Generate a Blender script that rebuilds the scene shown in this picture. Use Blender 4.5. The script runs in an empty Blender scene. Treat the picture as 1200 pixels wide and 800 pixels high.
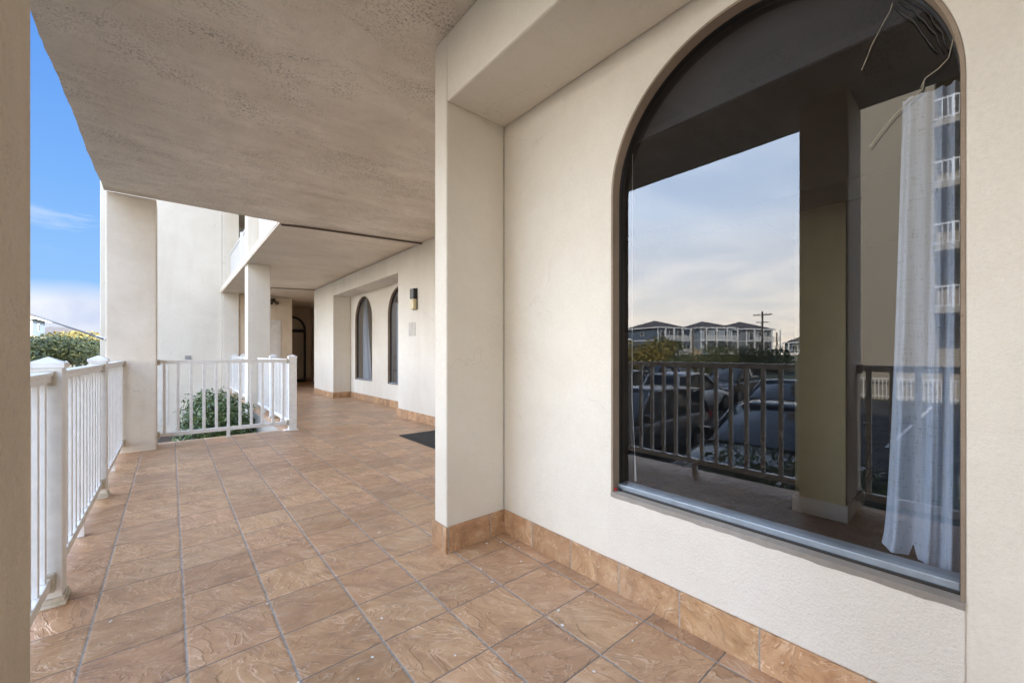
import bpy, bmesh, math, random
from mathutils import Vector, Matrix
R = math.radians
PI = math.pi
random.seed(7)
C = bpy.context.scene

# ------------------------------------------------------------------ camera
cam = bpy.data.cameras.new('camera')
camo = bpy.data.objects.new('camera', cam)
C.collection.objects.link(camo)
camo.location = (0, 0, 1.18)
camo.rotation_euler = (R(90), 0, -R(40.18))
cam.sensor_width = 36
cam.lens = 474 / 1200 * 36
cam.shift_y = 14 / 1200
cam.clip_start = 0.02
cam.clip_end = 3000
C.camera = camo
C.render.resolution_x, C.render.resolution_y = 1024, 682

# ------------------------------------------------------------------ view, world, sun
C.view_settings.view_transform = 'Standard'
C.view_settings.look = 'None'
C.view_settings.gamma = 1
C.view_settings.use_curve_mapping = False
C.view_settings.exposure = 2.36
SUN_EL, SUN_AZ = R(33), math.atan2(0.86, -0.50)      # azimuth from +Y towards +X

W = bpy.data.worlds.new('World'); C.world = W; W.use_nodes = True
nt = W.node_tree; N = nt.nodes; L = nt.links
for n in list(N): N.remove(n)
def nd(t, **k):
    n = N.new(t)
    for a, b in k.items(): setattr(n, a, b)
    return n
out = nd('ShaderNodeOutputWorld'); bg = nd('ShaderNodeBackground'); bg.inputs[1].default_value = 0.1
L.new(bg.outputs[0], out.inputs[0])
sky = nd('ShaderNodeTexSky', sky_type='NISHITA', sun_disc=False)
sky.sun_elevation = SUN_EL; sky.sun_rotation = SUN_AZ; sky.air_density = 1.0; sky.dust_density = 1.5
tc = nd('ShaderNodeTexCoord'); sp = nd('ShaderNodeSeparateXYZ'); L.new(tc.outputs['Generated'], sp.inputs[0])
def wm(op, a, b=None, clamp=False):
    m = nd('ShaderNodeMath', operation=op); m.use_clamp = clamp
    for i, v in enumerate((a, b)):
        if v is None: continue
        if isinstance(v, (int, float)): m.inputs[i].default_value = v
        else: L.new(v, m.inputs[i])
    return m.outputs[0]
def wramp(fac, pts):
    r = nd('ShaderNodeValToRGB'); L.new(fac, r.inputs[0]); e = r.color_ramp.elements
    while len(e) < len(pts): e.new(0.5)
    for i, (p, c) in enumerate(pts): e[i].position = p; e[i].color = (*c, 1)
    return r.outputs[0]
def wmix(fac, a, b, mode='MIX'):
    m = nd('ShaderNodeMixRGB', blend_type=mode)
    for i, v in enumerate((fac, a, b)):
        if isinstance(v, (int, float)): m.inputs[i].default_value = v
        elif isinstance(v, tuple): m.inputs[i].default_value = (*v, 1)
        else: L.new(v, m.inputs[i])
    return m.outputs[0]
x, y, z = sp.outputs
hyp = wm('SQRT', wm('ADD', wm('MULTIPLY', x, x), wm('MULTIPLY', y, y)))
el = wm('DIVIDE', z, wm('MAXIMUM', hyp, 0.001))           # tan elevation
cosn = wm('DIVIDE', y, wm('MAXIMUM', hyp, 0.001))
north = nd('ShaderNodeMapRange', interpolation_type='SMOOTHSTEP'); L.new(cosn, north.inputs[0])
north.inputs[1].default_value = 0.80; north.inputs[2].default_value = 0.955
# clouds as a layer seen in perspective
comb = nd('ShaderNodeCombineXYZ')
zz = wm('ADD', wm('MAXIMUM', z, 0), 0.09)
L.new(wm('DIVIDE', x, zz), comb.inputs[0]); L.new(wm('DIVIDE', y, zz), comb.inputs[1])
cn = nd('ShaderNodeTexNoise'); cn.inputs['Scale'].default_value = 1.3; cn.inputs['Detail'].default_value = 9; cn.inputs['Roughness'].default_value = 0.62
cn.inputs['Distortion'].default_value = 0.5
L.new(comb.outputs[0], cn.inputs['Vector'])
bank = nd('ShaderNodeTexNoise'); bank.inputs['Scale'].default_value = 9; bank.inputs['Detail'].default_value = 6
L.new(tc.outputs['Generated'], bank.inputs['Vector'])
elb = wm('ADD', el, wm('MULTIPLY', wm('SUBTRACT', bank.outputs['Fac'], 0.5), 0.05))
# blue quarter of the sky to the north
blue = wramp(el, [(0.0, (.50, .68, .95)), (.12, (.30, .56, .95)), (.30, (.20, .45, .93)), (.7, (.075, .26, .80)), (1.0, (.03, .15, .65))])
wisp = wramp(cn.outputs['Fac'], [(.55, (0, 0, 0)), (.70, (1, 1, 1))])
low = wramp(elb, [(.085, (1, 1, 1)), (.125, (0, 0, 0))])
cl_hi = wramp(el, [(.16, (0, 0, 0)), (.24, (1, 1, 1)), (.30, (1, 1, 1)), (.36, (0, 0, 0))])
bluec = wmix(wmix(1.0, wisp, cl_hi, 'MULTIPLY'), blue, (.80, .88, 1.0))
bankcol = wramp(bank.outputs['Fac'], [(.35, (.60, .68, .88)), (.6, (.93, .95, 1.0))])
bluec = wmix(low, bluec, bankcol)
blue_g = wmix(1.0, bluec, (2.05, 2.05, 2.05), 'MULTIPLY')
# bright, thinly clouded rest of the sky
pale = wramp(el, [(0.0, (1.25, 1.04, .80)), (.12, (1.08, .99, .87)), (.32, (.80, .89, 1.0)), (.7, (.56, .72, .98)), (1.0, (.36, .46, .64))])
streak = wramp(cn.outputs['Fac'], [(.40, (.80, .84, .90)), (.62, (1.0, 1.0, 1.0))])
pale = wmix(1.0, pale, streak, 'MULTIPLY')
pale_g = wmix(1.0, pale, (17, 17.3, 18), 'MULTIPLY')
base = wmix(0.85, sky.outputs[0], pale_g)
south = nd('ShaderNodeMapRange', interpolation_type='SMOOTHSTEP'); L.new(cosn, south.inputs[0])
south.inputs[1].default_value = -0.7; south.inputs[2].default_value = 0.5; south.inputs[3].default_value = 0.65; south.inputs[4].default_value = 1.08
base = wmix(1.0, base, south.outputs[0], 'MULTIPLY')
L.new(wmix(north.outputs[0], base, blue_g), bg.inputs[0])

sl = bpy.data.lights.new('sun', 'SUN'); sl.energy = 2.6; sl.angle = R(0.5); sl.color = (1.0, 0.91, 0.78)
slo = bpy.data.objects.new('sun', sl); C.collection.objects.link(slo)
sd = Vector((math.sin(SUN_AZ) * math.cos(SUN_EL), math.cos(SUN_AZ) * math.cos(SUN_EL), math.sin(SUN_EL)))
slo.rotation_euler = sd.to_track_quat('Z', 'Y').to_euler(); slo.location = sd * 60

# ------------------------------------------------------------------ materials
def mat(name):
    m = bpy.data.materials.new(name); m.use_nodes = True
    t = m.node_tree; b = t.nodes['Principled BSDF']
    return m, t, b
class G:
    def __init__(s, t): s.t = t
    def n(s, typ, **k):
        q = s.t.nodes.new(typ)
        for a, b in k.items(): setattr(q, a, b)
        return q
    def put(s, inp, v):
        if isinstance(v, (int, float)): inp.default_value = v
        elif isinstance(v, tuple): inp.default_value = (*v, 1) if len(v) == 3 and inp.type == 'RGBA' else v
        else: s.t.links.new(v, inp)
    def m(s, op, a, b=0.0, c=0.0):
        q = s.n('ShaderNodeMath', operation=op); s.put(q.inputs[0], a); s.put(q.inputs[1], b); s.put(q.inputs[2], c); return q.outputs[0]
    def mix(s, f, a, b, mode='MIX'):
        q = s.n('ShaderNodeMixRGB', blend_type=mode); s.put(q.inputs[0], f); s.put(q.inputs[1], a); s.put(q.inputs[2], b); return q.outputs[0]
    def ramp(s, f, pts):
        q = s.n('ShaderNodeValToRGB'); s.put(q.inputs[0], f); e = q.color_ramp.elements
        while len(e) < len(pts): e.new(0.5)
        for i, (p, c) in enumerate(pts):
            e[i].position = p; e[i].color = (*c, 1) if isinstance(c, tuple) else (c, c, c, 1)
        return q.outputs[0]
    def noise(s, vec, scale, detail=4, rough=.5, dist=0):
        q = s.n('ShaderNodeTexNoise')
        if vec is not None: s.put(q.inputs['Vector'], vec)
        q.inputs['Scale'].default_value = scale; q.inputs['Detail'].default_value = detail
        q.inputs['Roughness'].default_value = rough; q.inputs['Distortion'].default_value = dist
        return q.outputs['Fac']
    def pos(s): return s.n('ShaderNodeNewGeometry').outputs['Position']
    def scl(s, v, k):
        q = s.n('ShaderNodeVectorMath', operation='MULTIPLY'); s.put(q.inputs[0], v); q.inputs[1].default_value = k; return q.outputs[0]
    def bump(s, h, strength, dist, prev=None):
        q = s.n('ShaderNodeBump'); s.put(q.inputs['Height'], h); q.inputs['Strength'].default_value = strength; q.inputs['Distance'].default_value = dist
        if prev is not None: s.t.links.new(prev, q.inputs['Normal'])
        return q.outputs[0]

def plain(name, col, rough=.5, metal=0, var=0.06, vs=6.0, bump=0, bs=80):
    m, t, b = mat(name); g = G(t); p = g.pos()
    n = g.noise(p, vs, 5, .6)
    d = tuple(max(0, c * (1 - var * 2)) for c in col); u = tuple(min(1, c * (1 + var)) for c in col)
    g.put(b.inputs['Base Color'], g.ramp(n, [(.3, d), (.7, u)]))
    b.inputs['Roughness'].default_value = rough; b.inputs['Metallic'].default_value = metal
    if bump: g.put(b.inputs['Normal'], g.bump(g.noise(p, bs, 4, .6), bump, .004))
    return m

def stucco(name, col, stain, amt=.35, grain=.5, coarse=.35, streak=None, streak_amt=0, speck=0, big=1.1, crack=0):
    m, t, b = mat(name); g = G(t); p = g.pos()
    n1 = g.noise(p, big, 8, .62, .4)
    c = g.mix(g.m('MULTIPLY', g.ramp(n1, [(.38, 0.0), (.68, 1.0)]), amt), col, stain)
    # faint trowel mottling
    n4 = g.noise(p, 14, 5, .6)
    c = g.mix(g.m('MULTIPLY', g.ramp(n4, [(.35, 0.0), (.75, 1.0)]), amt * .35), c, stain)
    if streak:
        n2 = g.noise(g.scl(p, streak), 1.0, 7, .65, .6)
        c = g.mix(g.m('MULTIPLY', g.ramp(n2, [(.48, 0.0), (.66, 1.0)]), streak_amt), c, stain)
    if speck:
        n3 = g.noise(p, 75, 5, .8)
        n5 = g.noise(g.scl(p, (.8, 2.0, 1)), 1.5, 6, .7, .4)
        k = g.m('MULTIPLY', g.ramp(n3, [(.50, 0.0), (.62, 1.0)]), g.ramp(n5, [(.44, .12), (.60, 1.0)]))
        c = g.mix(g.m('MULTIPLY', k, speck), c, tuple(v * .5 for v in stain))
    if crack:
        ad = g.n('ShaderNodeVectorMath', operation='MULTIPLY_ADD')
        nz = g.n('ShaderNodeTexNoise'); nz.inputs['Scale'].default_value = 3.5; nz.inputs['Detail'].default_value = 5; g.put(nz.inputs['Vector'], p)
        g.put(ad.inputs[0], nz.outputs['Color']); ad.inputs[1].default_value = (.5, .5, .5); g.put(ad.inputs[2], p)
        vo = g.n('ShaderNodeTexVoronoi', feature='DISTANCE_TO_EDGE'); vo.inputs['Scale'].default_value = .75; g.put(vo.inputs['Vector'], ad.outputs[0])
        ln = g.m('LESS_THAN', vo.outputs['Distance'], .0022)
        c = g.mix(g.m('MULTIPLY', g.m('MULTIPLY', ln, g.ramp(g.noise(p, 1.3, 3), [(.50, 0.0), (.58, 1.0)])), crack), c, tuple(v * .5 for v in stain))
    c = g.mix(1.0, c, g.ramp(g.noise(p, 150, 6, .8), [(.34, .90), (.47, 1.0), (.66, 1.03)]), 'MULTIPLY')
    g.put(b.inputs['Base Color'], c)
    b.inputs['Roughness'].default_value = .9
    b.inputs['Specular IOR Level'].default_value = .25
    nrm = g.bump(g.noise(p, 9, 3, .5), coarse, .012)
    nrm = g.bump(g.noise(p, 95, 6, .75), grain, .007, nrm)
    g.put(b.inputs['Normal'], nrm)
    return m

def tile(name, a, b_, pitch, offx, offy, cols, grout, gw, skirt=False, axis=0, rough=.42):
    """square slate-look tiles; a, b_ are the two coordinate indices"""
    m, t, b = mat(name); g = G(t); p = g.pos()
    s = g.n('ShaderNodeSeparateXYZ'); g.put(s.inputs[0], p)
    wob = g.m('MULTIPLY', g.m('SUBTRACT', g.noise(p, 6, 3, .5), .5), .004)
    U = g.m('ADD', g.m('DIVIDE', g.m('SUBTRACT', s.outputs[a], offx), pitch), g.m('DIVIDE', wob, pitch))
    V = g.m('ADD', g.m('DIVIDE', g.m('SUBTRACT', s.outputs[b_], offy), pitch if not skirt else 5.0), g.m('DIVIDE', wob, pitch) if not skirt else 0.5)
    iu, iv = g.m('FLOOR', U), g.m('FLOOR', V)
    fu, fv = g.m('SUBTRACT', U, iu), g.m('SUBTRACT', V, iv)
    du = g.m('MULTIPLY', g.m('MINIMUM', fu, g.m('SUBTRACT', 1.0, fu)), pitch)
    dv = g.m('MULTIPLY', g.m('MINIMUM', fv, g.m('SUBTRACT', 1.0, fv)), pitch if not skirt else 5.0)
    idc = g.n('ShaderNodeCombineXYZ'); g.put(idc.inputs[0], iu); g.put(idc.inputs[1], iv)
    wn = g.n('ShaderNodeTexWhiteNoise', noise_dimensions='3D'); g.put(wn.inputs['Vector'], idc.outputs[0])
    off = g.n('ShaderNodeVectorMath', operation='MULTIPLY_ADD'); g.put(off.inputs[0], wn.outputs['Color']); off.inputs[1].default_value = (17, 17, 17); g.put(off.inputs[2], p)
    # turn the grain of each tile by its own angle
    rot = g.n('ShaderNodeVectorRotate', rotation_type='Z_AXIS'); g.put(rot.inputs['Vector'], off.outputs[0]); g.put(rot.inputs['Angle'], g.m('MULTIPLY', wn.outputs['Value'], 1.2))
    v = g.scl(rot.outputs[0], (1.0, 1.9, 1.5))
    n1 = g.noise(v, 4.3, 7, .56, .7)
    # ledges of split slate: terraces in the height field
    st = g.m('MULTIPLY', n1, 9.0); fr = g.m('FRACT', st)
    terr = g.m('ADD', g.m('FLOOR', st), g.m('POWER', fr, 6.0))
    ridge = g.ramp(fr, [(0.0, 1.0), (.07, .5), (.13, 0.0), (.93, 0.0), (1.0, 1.0)])
    msk = g.ramp(g.noise(v, 5.0, 4, .6), [(.42, 0.0), (.60, 1.0)])
    ridge = g.m('MULTIPLY', ridge, msk)
    n2 = g.noise(v, 4.0, 7, .62, 1.2)
    n3 = g.noise(off.outputs[0], 40, 5, .7)
    c = g.ramp(g.m('ADD', g.m('MULTIPLY', n2, .8), g.m('MULTIPLY', n3, .2)), [(.32, cols[0]), (.47, cols[1]), (.58, cols[2]), (.72, cols[3])])
    c = g.mix(g.m('MULTIPLY', ridge, .6), c, tuple(min(1, q * 1.35 + .03) for q in cols[3]))
    tv = g.m('MULTIPLY_ADD', wn.outputs['Value'], .30, .88)
    hs = g.n('ShaderNodeHueSaturation'); g.put(hs.inputs['Color'], c); g.put(hs.inputs['Value'], tv)
    g.put(hs.inputs['Hue'], g.m('MULTIPLY_ADD', wn.outputs['Color'], .008, .497)); hs.inputs['Saturation'].default_value = 1.0
    c = hs.outputs[0]
    # dusty grey film in patches
    dust = g.ramp(g.noise(p, 1.3, 6, .65), [(.45, 0.0), (.72, 1.0)])
    c = g.mix(g.m('MULTIPLY', dust, .28), c, (.36, .28, .22))
    gu = g.m('LESS_THAN', du, gw); gv = g.m('LESS_THAN', dv, gw * .62)
    gn = g.noise(p, 30, 5, .7)
    c = g.mix(gv, c, g.ramp(gn, [(.3, tuple(q * .28 for q in grout)), (.7, tuple(q * .55 for q in grout))]))
    c = g.mix(gu, c, g.ramp(gn, [(.35, tuple(q * .6 for q in grout)), (.6, grout)]))
    g.put(b.inputs['Base Color'], c)
    r = g.ramp(n3, [(.3, rough - .08), (.8, rough + .22)])
    g.put(b.inputs['Roughness'], g.m('MAXIMUM', r, g.m('MULTIPLY', g.m('MAXIMUM', gu, gv), .9)))
    edge = g.m('MINIMUM', g.m('MULTIPLY', g.m('MINIMUM', du, dv), 90.0), 1.0)
    h = g.m('MULTIPLY', g.m('ADD', g.m('MULTIPLY', terr, .30), g.m('MULTIPLY', n3, .14)), 1.0)
    nrm = g.bump(h, .9, .012)
    nrm = g.bump(edge, .6, .004, nrm)
    g.put(b.inputs['Normal'], nrm)
    return m

M = {}
M['wall'] = stucco('cream_stucco', (.79, .735, .635), (.57, .49, .38), .30, .42, .35, None, 0, .12, 1.1, .15)
M['wallfar'] = stucco('cream_stucco_smooth', (.78, .735, .65), (.56, .49, .39), .28, .3, .2, (3, 3, .5), .15, 0, 1.1, .3)
M['panel'] = stucco('rough_stucco_panel', (.80, .735, .64), (.60, .53, .44), .25, .8, .6)
M['brownwall'] = stucco('tan_stucco', (.74, .63, .49), (.52, .42, .31), .4, .5, .3, (4, 4, .6), .3)
M['ceil'] = stucco('weathered_ceiling_plaster', (.91, .835, .72), (.57, .475, .365), .42, 1.0, .8, (.9, 3.6, 1), .28, 1.0, 1.5, .3)
M['ceil2'] = stucco('cream_ceiling_plaster', (.88, .79, .66), (.60, .50, .38), .4, .6, .5, (.8, 3.8, 1), .30, .4, .9, .4)
M['colfar'] = stucco('worn_cream_column_stucco', (.80, .74, .65), (.56, .48, .38), .4, .6, .5, (3, 3, .8), .2, .12, 1.3, .8)
M['colstain'] = stucco('weathered_column_stucco', (.88, .77, .64), (.58, .48, .36), .45, .9, .5, (3, 3, .8), .25, .3)
M['reveal'] = stucco('weathered_reveal', (.36, .28, .21), (.20, .15, .10), .6, .5, .4)
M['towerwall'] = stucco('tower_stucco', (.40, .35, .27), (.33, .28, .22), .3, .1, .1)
TC = [(.32, .185, .110), (.44, .255, .142), (.52, .315, .180), (.57, .41, .285)]
M['tile'] = tile('slate_look_floor_tile', 0, 1, .31, .048, .057, TC, (.40, .37, .34), .0040, rough=.36)
SC = [(.28, .14, .065), (.45, .25, .125), (.54, .33, .18), (.68, .50, .34)]
M['skirty'] = tile('skirting_tile_lengthwise', 1, 2, .31, .247, -1, SC, (.45, .40, .34), .003, True)
M['skirtx'] = tile('skirting_tile_crosswise', 0, 2, .31, 1.255, -1, SC, (.45, .40, .34), .003, True)
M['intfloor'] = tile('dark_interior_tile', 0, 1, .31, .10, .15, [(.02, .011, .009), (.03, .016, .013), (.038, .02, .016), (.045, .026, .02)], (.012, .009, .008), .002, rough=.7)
M['grout'] = plain('cement_edge', (.38, .35, .31), .9, bump=.3)
M['vinyl'] = plain('white_vinyl', (.80, .80, .79), .38, var=.05, vs=14)
M['vinyldirty'] = plain('yellowed_vinyl', (.58, .54, .45), .5, var=.12, vs=40)
M['black'] = plain('black_metal', (.02, .02, .021), .4)
M['bronze'] = plain('dark_bronze_frame', (.022, .019, .016), .45)
M['alu'] = plain('blue_grey_aluminium', (.32, .36, .40), .35, .3, .08, 20)
M['caulk'] = plain('old_sealant', (.52, .47, .36), .8, var=.25, vs=30, bump=.6, bs=60)
M['steel'] = plain('galvanised_steel', (.35, .36, .38), .35, .8)
M['wiregrey'] = plain('dull_grey_cable', (.10, .105, .115), .6)
M['conduit'] = plain('brown_painted_conduit', (.10, .07, .05), .6)
M['rubber'] = plain('black_rubber_mat', (.018, .018, .019), .8, bump=.8, bs=200)
M['lampglass'] = plain('cream_lamp_glass', (.72, .62, .38), .3)
M['patch'] = plain('pale_patch', (.56, .52, .46), .85)
M['door'] = plain('white_painted_door', (.72, .69, .64), .5)
M['olive'] = plain('olive_paint', (.62, .57, .34), .7, var=.04)
M['baseboard'] = plain('grey_white_baseboard', (.75, .75, .75), .5)
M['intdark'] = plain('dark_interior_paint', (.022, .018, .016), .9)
M['shade'] = None
M['asphalt'] = plain('asphalt', (.052, .051, .050), .9, var=.2, vs=3, bump=.5, bs=60)
M['ground'] = plain('sandy_grass', (.12, .12, .06), .95, var=.3, vs=.4, bump=.5, bs=8)
M['mulch'] = plain('brown_mulch', (.07, .045, .03), .95, var=.4, vs=20, bump=1, bs=40)
M['white'] = plain('white_paint', (.78, .78, .76), .5)
M['red'] = plain('red_plastic', (.5, .02, .02), .4)
M['bark'] = plain('bark', (.10, .075, .055), .9, var=.3, vs=20, bump=.8, bs=30)
M['wood'] = plain('weathered_wood', (.22, .17, .12), .85, var=.2, vs=12)
M['roof'] = plain('shingle_roof', (.10, .09, .088), .9, var=.15, vs=3)
M['roof_tan'] = plain('tan_shingle_roof', (.22, .15, .085), .9, var=.12, vs=3)
M['houseblue'] = plain('blue_grey_siding', (.11, .145, .19), .8, var=.06, vs=2)
M['houselight'] = plain('pale_blue_siding', (.34, .40, .45), .8, var=.06, vs=2)
M['housegrey'] = plain('grey_siding', (.30, .32, .33), .8, var=.06, vs=2)
M['dglass'] = plain('dark_house_glass', (.03, .04, .05), .1)

def leafmat(name, c1, c2, c3, rough=.5):
    m, t, b = mat(name); g = G(t)
    oi = g.n('ShaderNodeNewGeometry')
    c = g.ramp(oi.outputs['Random Per Island'], [(.0, c1), (.5, c2), (1.0, c3)])
    g.put(b.inputs['Base Color'], c); b.inputs['Roughness'].default_value = rough
    b.inputs['Specular IOR Level'].default_value = .4
    return m
M['shrub'] = leafmat('glossy_shrub_leaf', (.022, .042, .008), (.055, .100, .020), (.14, .20, .06), .30)
M['treeleaf'] = leafmat('evergreen_leaf', (.045, .06, .030), (.09, .11, .045), (.20, .20, .07), .6)
M['goldleaf'] = leafmat('golden_leaf', (.10, .09, .02), (.20, .16, .035), (.30, .22, .05), .6)
M['pampas'] = leafmat('dry_plume', (.35, .26, .14), (.46, .36, .22), (.55, .46, .30), .8)

def glassmat(name, tint, ior):
    m = bpy.data.materials.new(name); m.use_nodes = True; t = m.node_tree; g = G(t)
    for n in list(t.nodes): t.nodes.remove(n)
    o = g.n('ShaderNodeOutputMaterial'); tr = g.n('ShaderNodeBsdfTransparent'); gl = g.n('ShaderNodeBsdfGlossy')
    tr.inputs[0].default_value = (*tint, 1); gl.inputs['Roughness'].default_value = 0.0
    gl.inputs['Color'].default_value = (.97, .98, 1, 1)
    p = g.pos()
    lw = g.n('ShaderNodeLayerWeight'); lw.inputs['Blend'].default_value = .5
    fr = g.n('ShaderNodeMath', operation='MULTIPLY_ADD'); g.put(fr.inputs[0], g.m('POWER', lw.outputs['Facing'], 4.0)); fr.inputs[1].default_value = 1 - ior; fr.inputs[2].default_value = ior
    mx = g.n('ShaderNodeMixShader'); t.links.new(fr.outputs[0], mx.inputs[0]); t.links.new(tr.outputs[0], mx.inputs[1]); t.links.new(gl.outputs[0], mx.inputs[2])
    # a little dust on the pane
    df = g.n('ShaderNodeBsdfDiffuse'); df.inputs[0].default_value = (.5, .5, .48, 1)
    sp_ = g.ramp(g.noise(p, 160, 4, .7), [(.68, 0.0), (.76, .30)])
    base_ = g.ramp(g.noise(p, 3, 6, .7), [(.3, .002), (.8, .007)])
    mx2 = g.n('ShaderNodeMixShader'); g.put(mx2.inputs[0], g.m('MAXIMUM', sp_, base_))
    t.links.new(mx.outputs[0], mx2.inputs[1]); t.links.new(df.outputs[0], mx2.inputs[2]); t.links.new(mx2.outputs[0], o.inputs[0])
    return m
M['glass'] = glassmat('window_glass', (.84, .86, .88), .09)

def fabric(name, col, trans, weave=500, dens=1.0):
    m = bpy.data.materials.new(name); m.use_nodes = True; t = m.node_tree; g = G(t)
    b = t.nodes['Principled BSDF']; o = t.nodes['Material Output']; p = g.pos()
    th = g.noise(g.scl(p, (1, 1, 10)), 22, 4, .7); tv = g.noise(g.scl(p, (10, 10, 1)), 22, 4, .7)
    k = g.m('MULTIPLY_ADD', g.m('ADD', th, tv), .8, .25)
    c = g.mix(1.0, col, g.ramp(k, [(.78, .45), (1.2, 1.0)]), 'MULTIPLY')
    g.put(b.inputs['Base Color'], c); b.inputs['Roughness'].default_value = .9
    tl = g.n('ShaderNodeBsdfTranslucent'); g.put(tl.inputs[0], c)
    mx = g.n('ShaderNodeMixShader'); mx.inputs[0].default_value = trans
    t.links.new(b.outputs[0], mx.inputs[1]); t.links.new(tl.outputs[0], mx.inputs[2]); t.links.new(mx.outputs[0], o.inputs[0])
    return m
M['sheer'] = fabric('sheer_linen', (.50, .58, .70), .3)
M['shade'] = fabric('charcoal_fabric', (.045, .045, .055), .0)

def carpaint(name, col, metal=.3):
    m, t, b = mat(name); g = G(t)
    b.inputs['Base Color'].default_value = (*col, 1); b.inputs['Metallic'].default_value = metal
    b.inputs['Roughness'].default_value = .3; b.inputs['Coat Weight'].default_value = .4; b.inputs['Coat Roughness'].default_value = .05
    n = g.noise(g.pos(), 5, 4, .6); g.put(b.inputs['Roughness'], g.ramp(n, [(.3, .25), (.7, .4)]))
    return m

# ------------------------------------------------------------------ mesh helpers
def newobj(name, bm, material, parent=None, smooth=False, bevel=0, seg=2):
    me = bpy.data.meshes.new(name); bmesh.ops.recalc_face_normals(bm, faces=bm.faces); bm.to_mesh(me); bm.free()
    o = bpy.data.objects.new(name, me); C.collection.objects.link(o)
    if material: me.materials.append(material)
    if smooth:
        for p in me.polygons: p.use_smooth = True
    if bevel:
        md = o.modifiers.new('bevel', 'BEVEL'); md.width = bevel; md.segments = seg; md.limit_method = 'ANGLE'
    if parent: o.parent = parent
    return o
def box(bm, x0, x1, y0, y1, z0, z1):
    v = [bm.verts.new(p) for p in ((x0, y0, z0), (x1, y0, z0), (x1, y1, z0), (x0, y1, z0), (x0, y0, z1), (x1, y0, z1), (x1, y1, z1), (x0, y1, z1))]
    for f in ((0, 3, 2, 1), (4, 5, 6, 7), (0, 1, 5, 4), (1, 2, 6, 5), (2, 3, 7, 6), (3, 0, 4, 7)): bm.faces.new([v[i] for i in f])
def B(name, dims, material, parent=None, bevel=0):
    bm = bmesh.new()
    for d in (dims if isinstance(dims, list) else [dims]): box(bm, *d)
    return newobj(name, bm, material, parent, bevel=bevel)
def quad(bm, a, b, c, d): bm.faces.new([bm.verts.new(p) for p in (a, b, c, d)])
def tube(bm, pts, r, n=8, r2=None):
    pts = [Vector(p) for p in pts]; rings = []
    for i, p in enumerate(pts):
        t = (pts[min(i + 1, len(pts) - 1)] - pts[max(i - 1, 0)]).normalized()
        u = t.orthogonal().normalized() if i == 0 else (prev - t * prev.dot(t)).normalized()
        prev = u; w = t.cross(u)
        rr = r if r2 is None else r + (r2 - r) * i / (len(pts) - 1)
        rings.append([bm.verts.new(p + (u * math.cos(a) + w * math.sin(a)) * rr) for a in [2 * PI * k / n for k in range(n)]])
    for a, b in zip(rings, rings[1:]):
        for k in range(n): bm.faces.new((a[k], a[(k + 1) % n], b[(k + 1) % n], b[k]))
    bm.faces.new(rings[0][::-1]); bm.faces.new(rings[-1])
def T(name, pts, r, material, parent=None, n=8, r2=None):
    bm = bmesh.new(); tube(bm, pts, r, n, r2); return newobj(name, bm, material, parent, True)
def cyl(bm, c, axis, r, h, n=24, r2=None):
    mt = Matrix.Translation(c) @ Vector(axis).to_track_quat('Z', 'Y').to_matrix().to_4x4()
    bmesh.ops.create_cone(bm, cap_ends=True, segments=n, radius1=r, radius2=r if r2 is None else r2, depth=h, matrix=mt)
def tag(o, label=None, cat=None, group=None, kind=None):
    if label: o['label'] = label
    if cat: o['category'] = cat
    if group: o['group'] = group
    if kind: o['kind'] = kind
    return o
def empty(name, loc, label, cat, group=None, rz=0):
    o = bpy.data.objects.new(name, None); C.collection.objects.link(o); o.location = loc; o.rotation_euler.z = rz
    return tag(o, label, cat, group)
def inv(o):
    """children are written in world coordinates: cancel the parent's transform"""
    for c in C.collection.objects:
        if c.parent == o: c.matrix_parent_inverse = Matrix.Translation(o.location).inverted() if not o.rotation_euler.z else o.matrix_world.inverted()
def kids(o): return [c for c in C.collection.objects if c.parent == o]
def copy_tree(o, parent=None):
    c = o.copy(); C.collection.objects.link(c); c.parent = parent
    for ch in kids(o): copy_tree(ch, c)
    return c

# ================================================================== SETTING
GZ = -1.2
def sheet(name, x0, x1, y0, y1, z, material):
    bm = bmesh.new(); quad(bm, (x0, y0, z), (x1, y0, z), (x1, y1, z), (x0, y1, z)); return newobj(name, bm, material)
tag(sheet('ground', -900, 900, -900, 900, GZ - .012, M['ground']), kind='structure')
tag(sheet('parking_lot', -24, -1.9, -30, 34, GZ - .004, M['asphalt']), kind='structure')
tag(sheet('road', -58, -50, -300, 300, GZ - .004, M['asphalt']), kind='structure')
tag(sheet('planting_bed', -1.75, 1.18, 7.15, 15.4, GZ + .03, M['mulch']), kind='structure')
tag(B('kerb', [(-1.9, -1.75, -30, 34, GZ - .1, GZ + .13)], M['grout'], bevel=.01), kind='structure')
bm = bmesh.new()
for yy in [-1.1 + 2.75 * k for k in range(8)]:
    for xr in ((-7.6, -2.2), (-15.4, -10.4), (-22.5, -17.5)):
        quad(bm, (xr[0], yy, GZ), (xr[1], yy, GZ), (xr[1], yy + .1, GZ), (xr[0], yy + .1, GZ))
tag(newobj('parking_lines', bm, M['white']), kind='structure')
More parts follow.
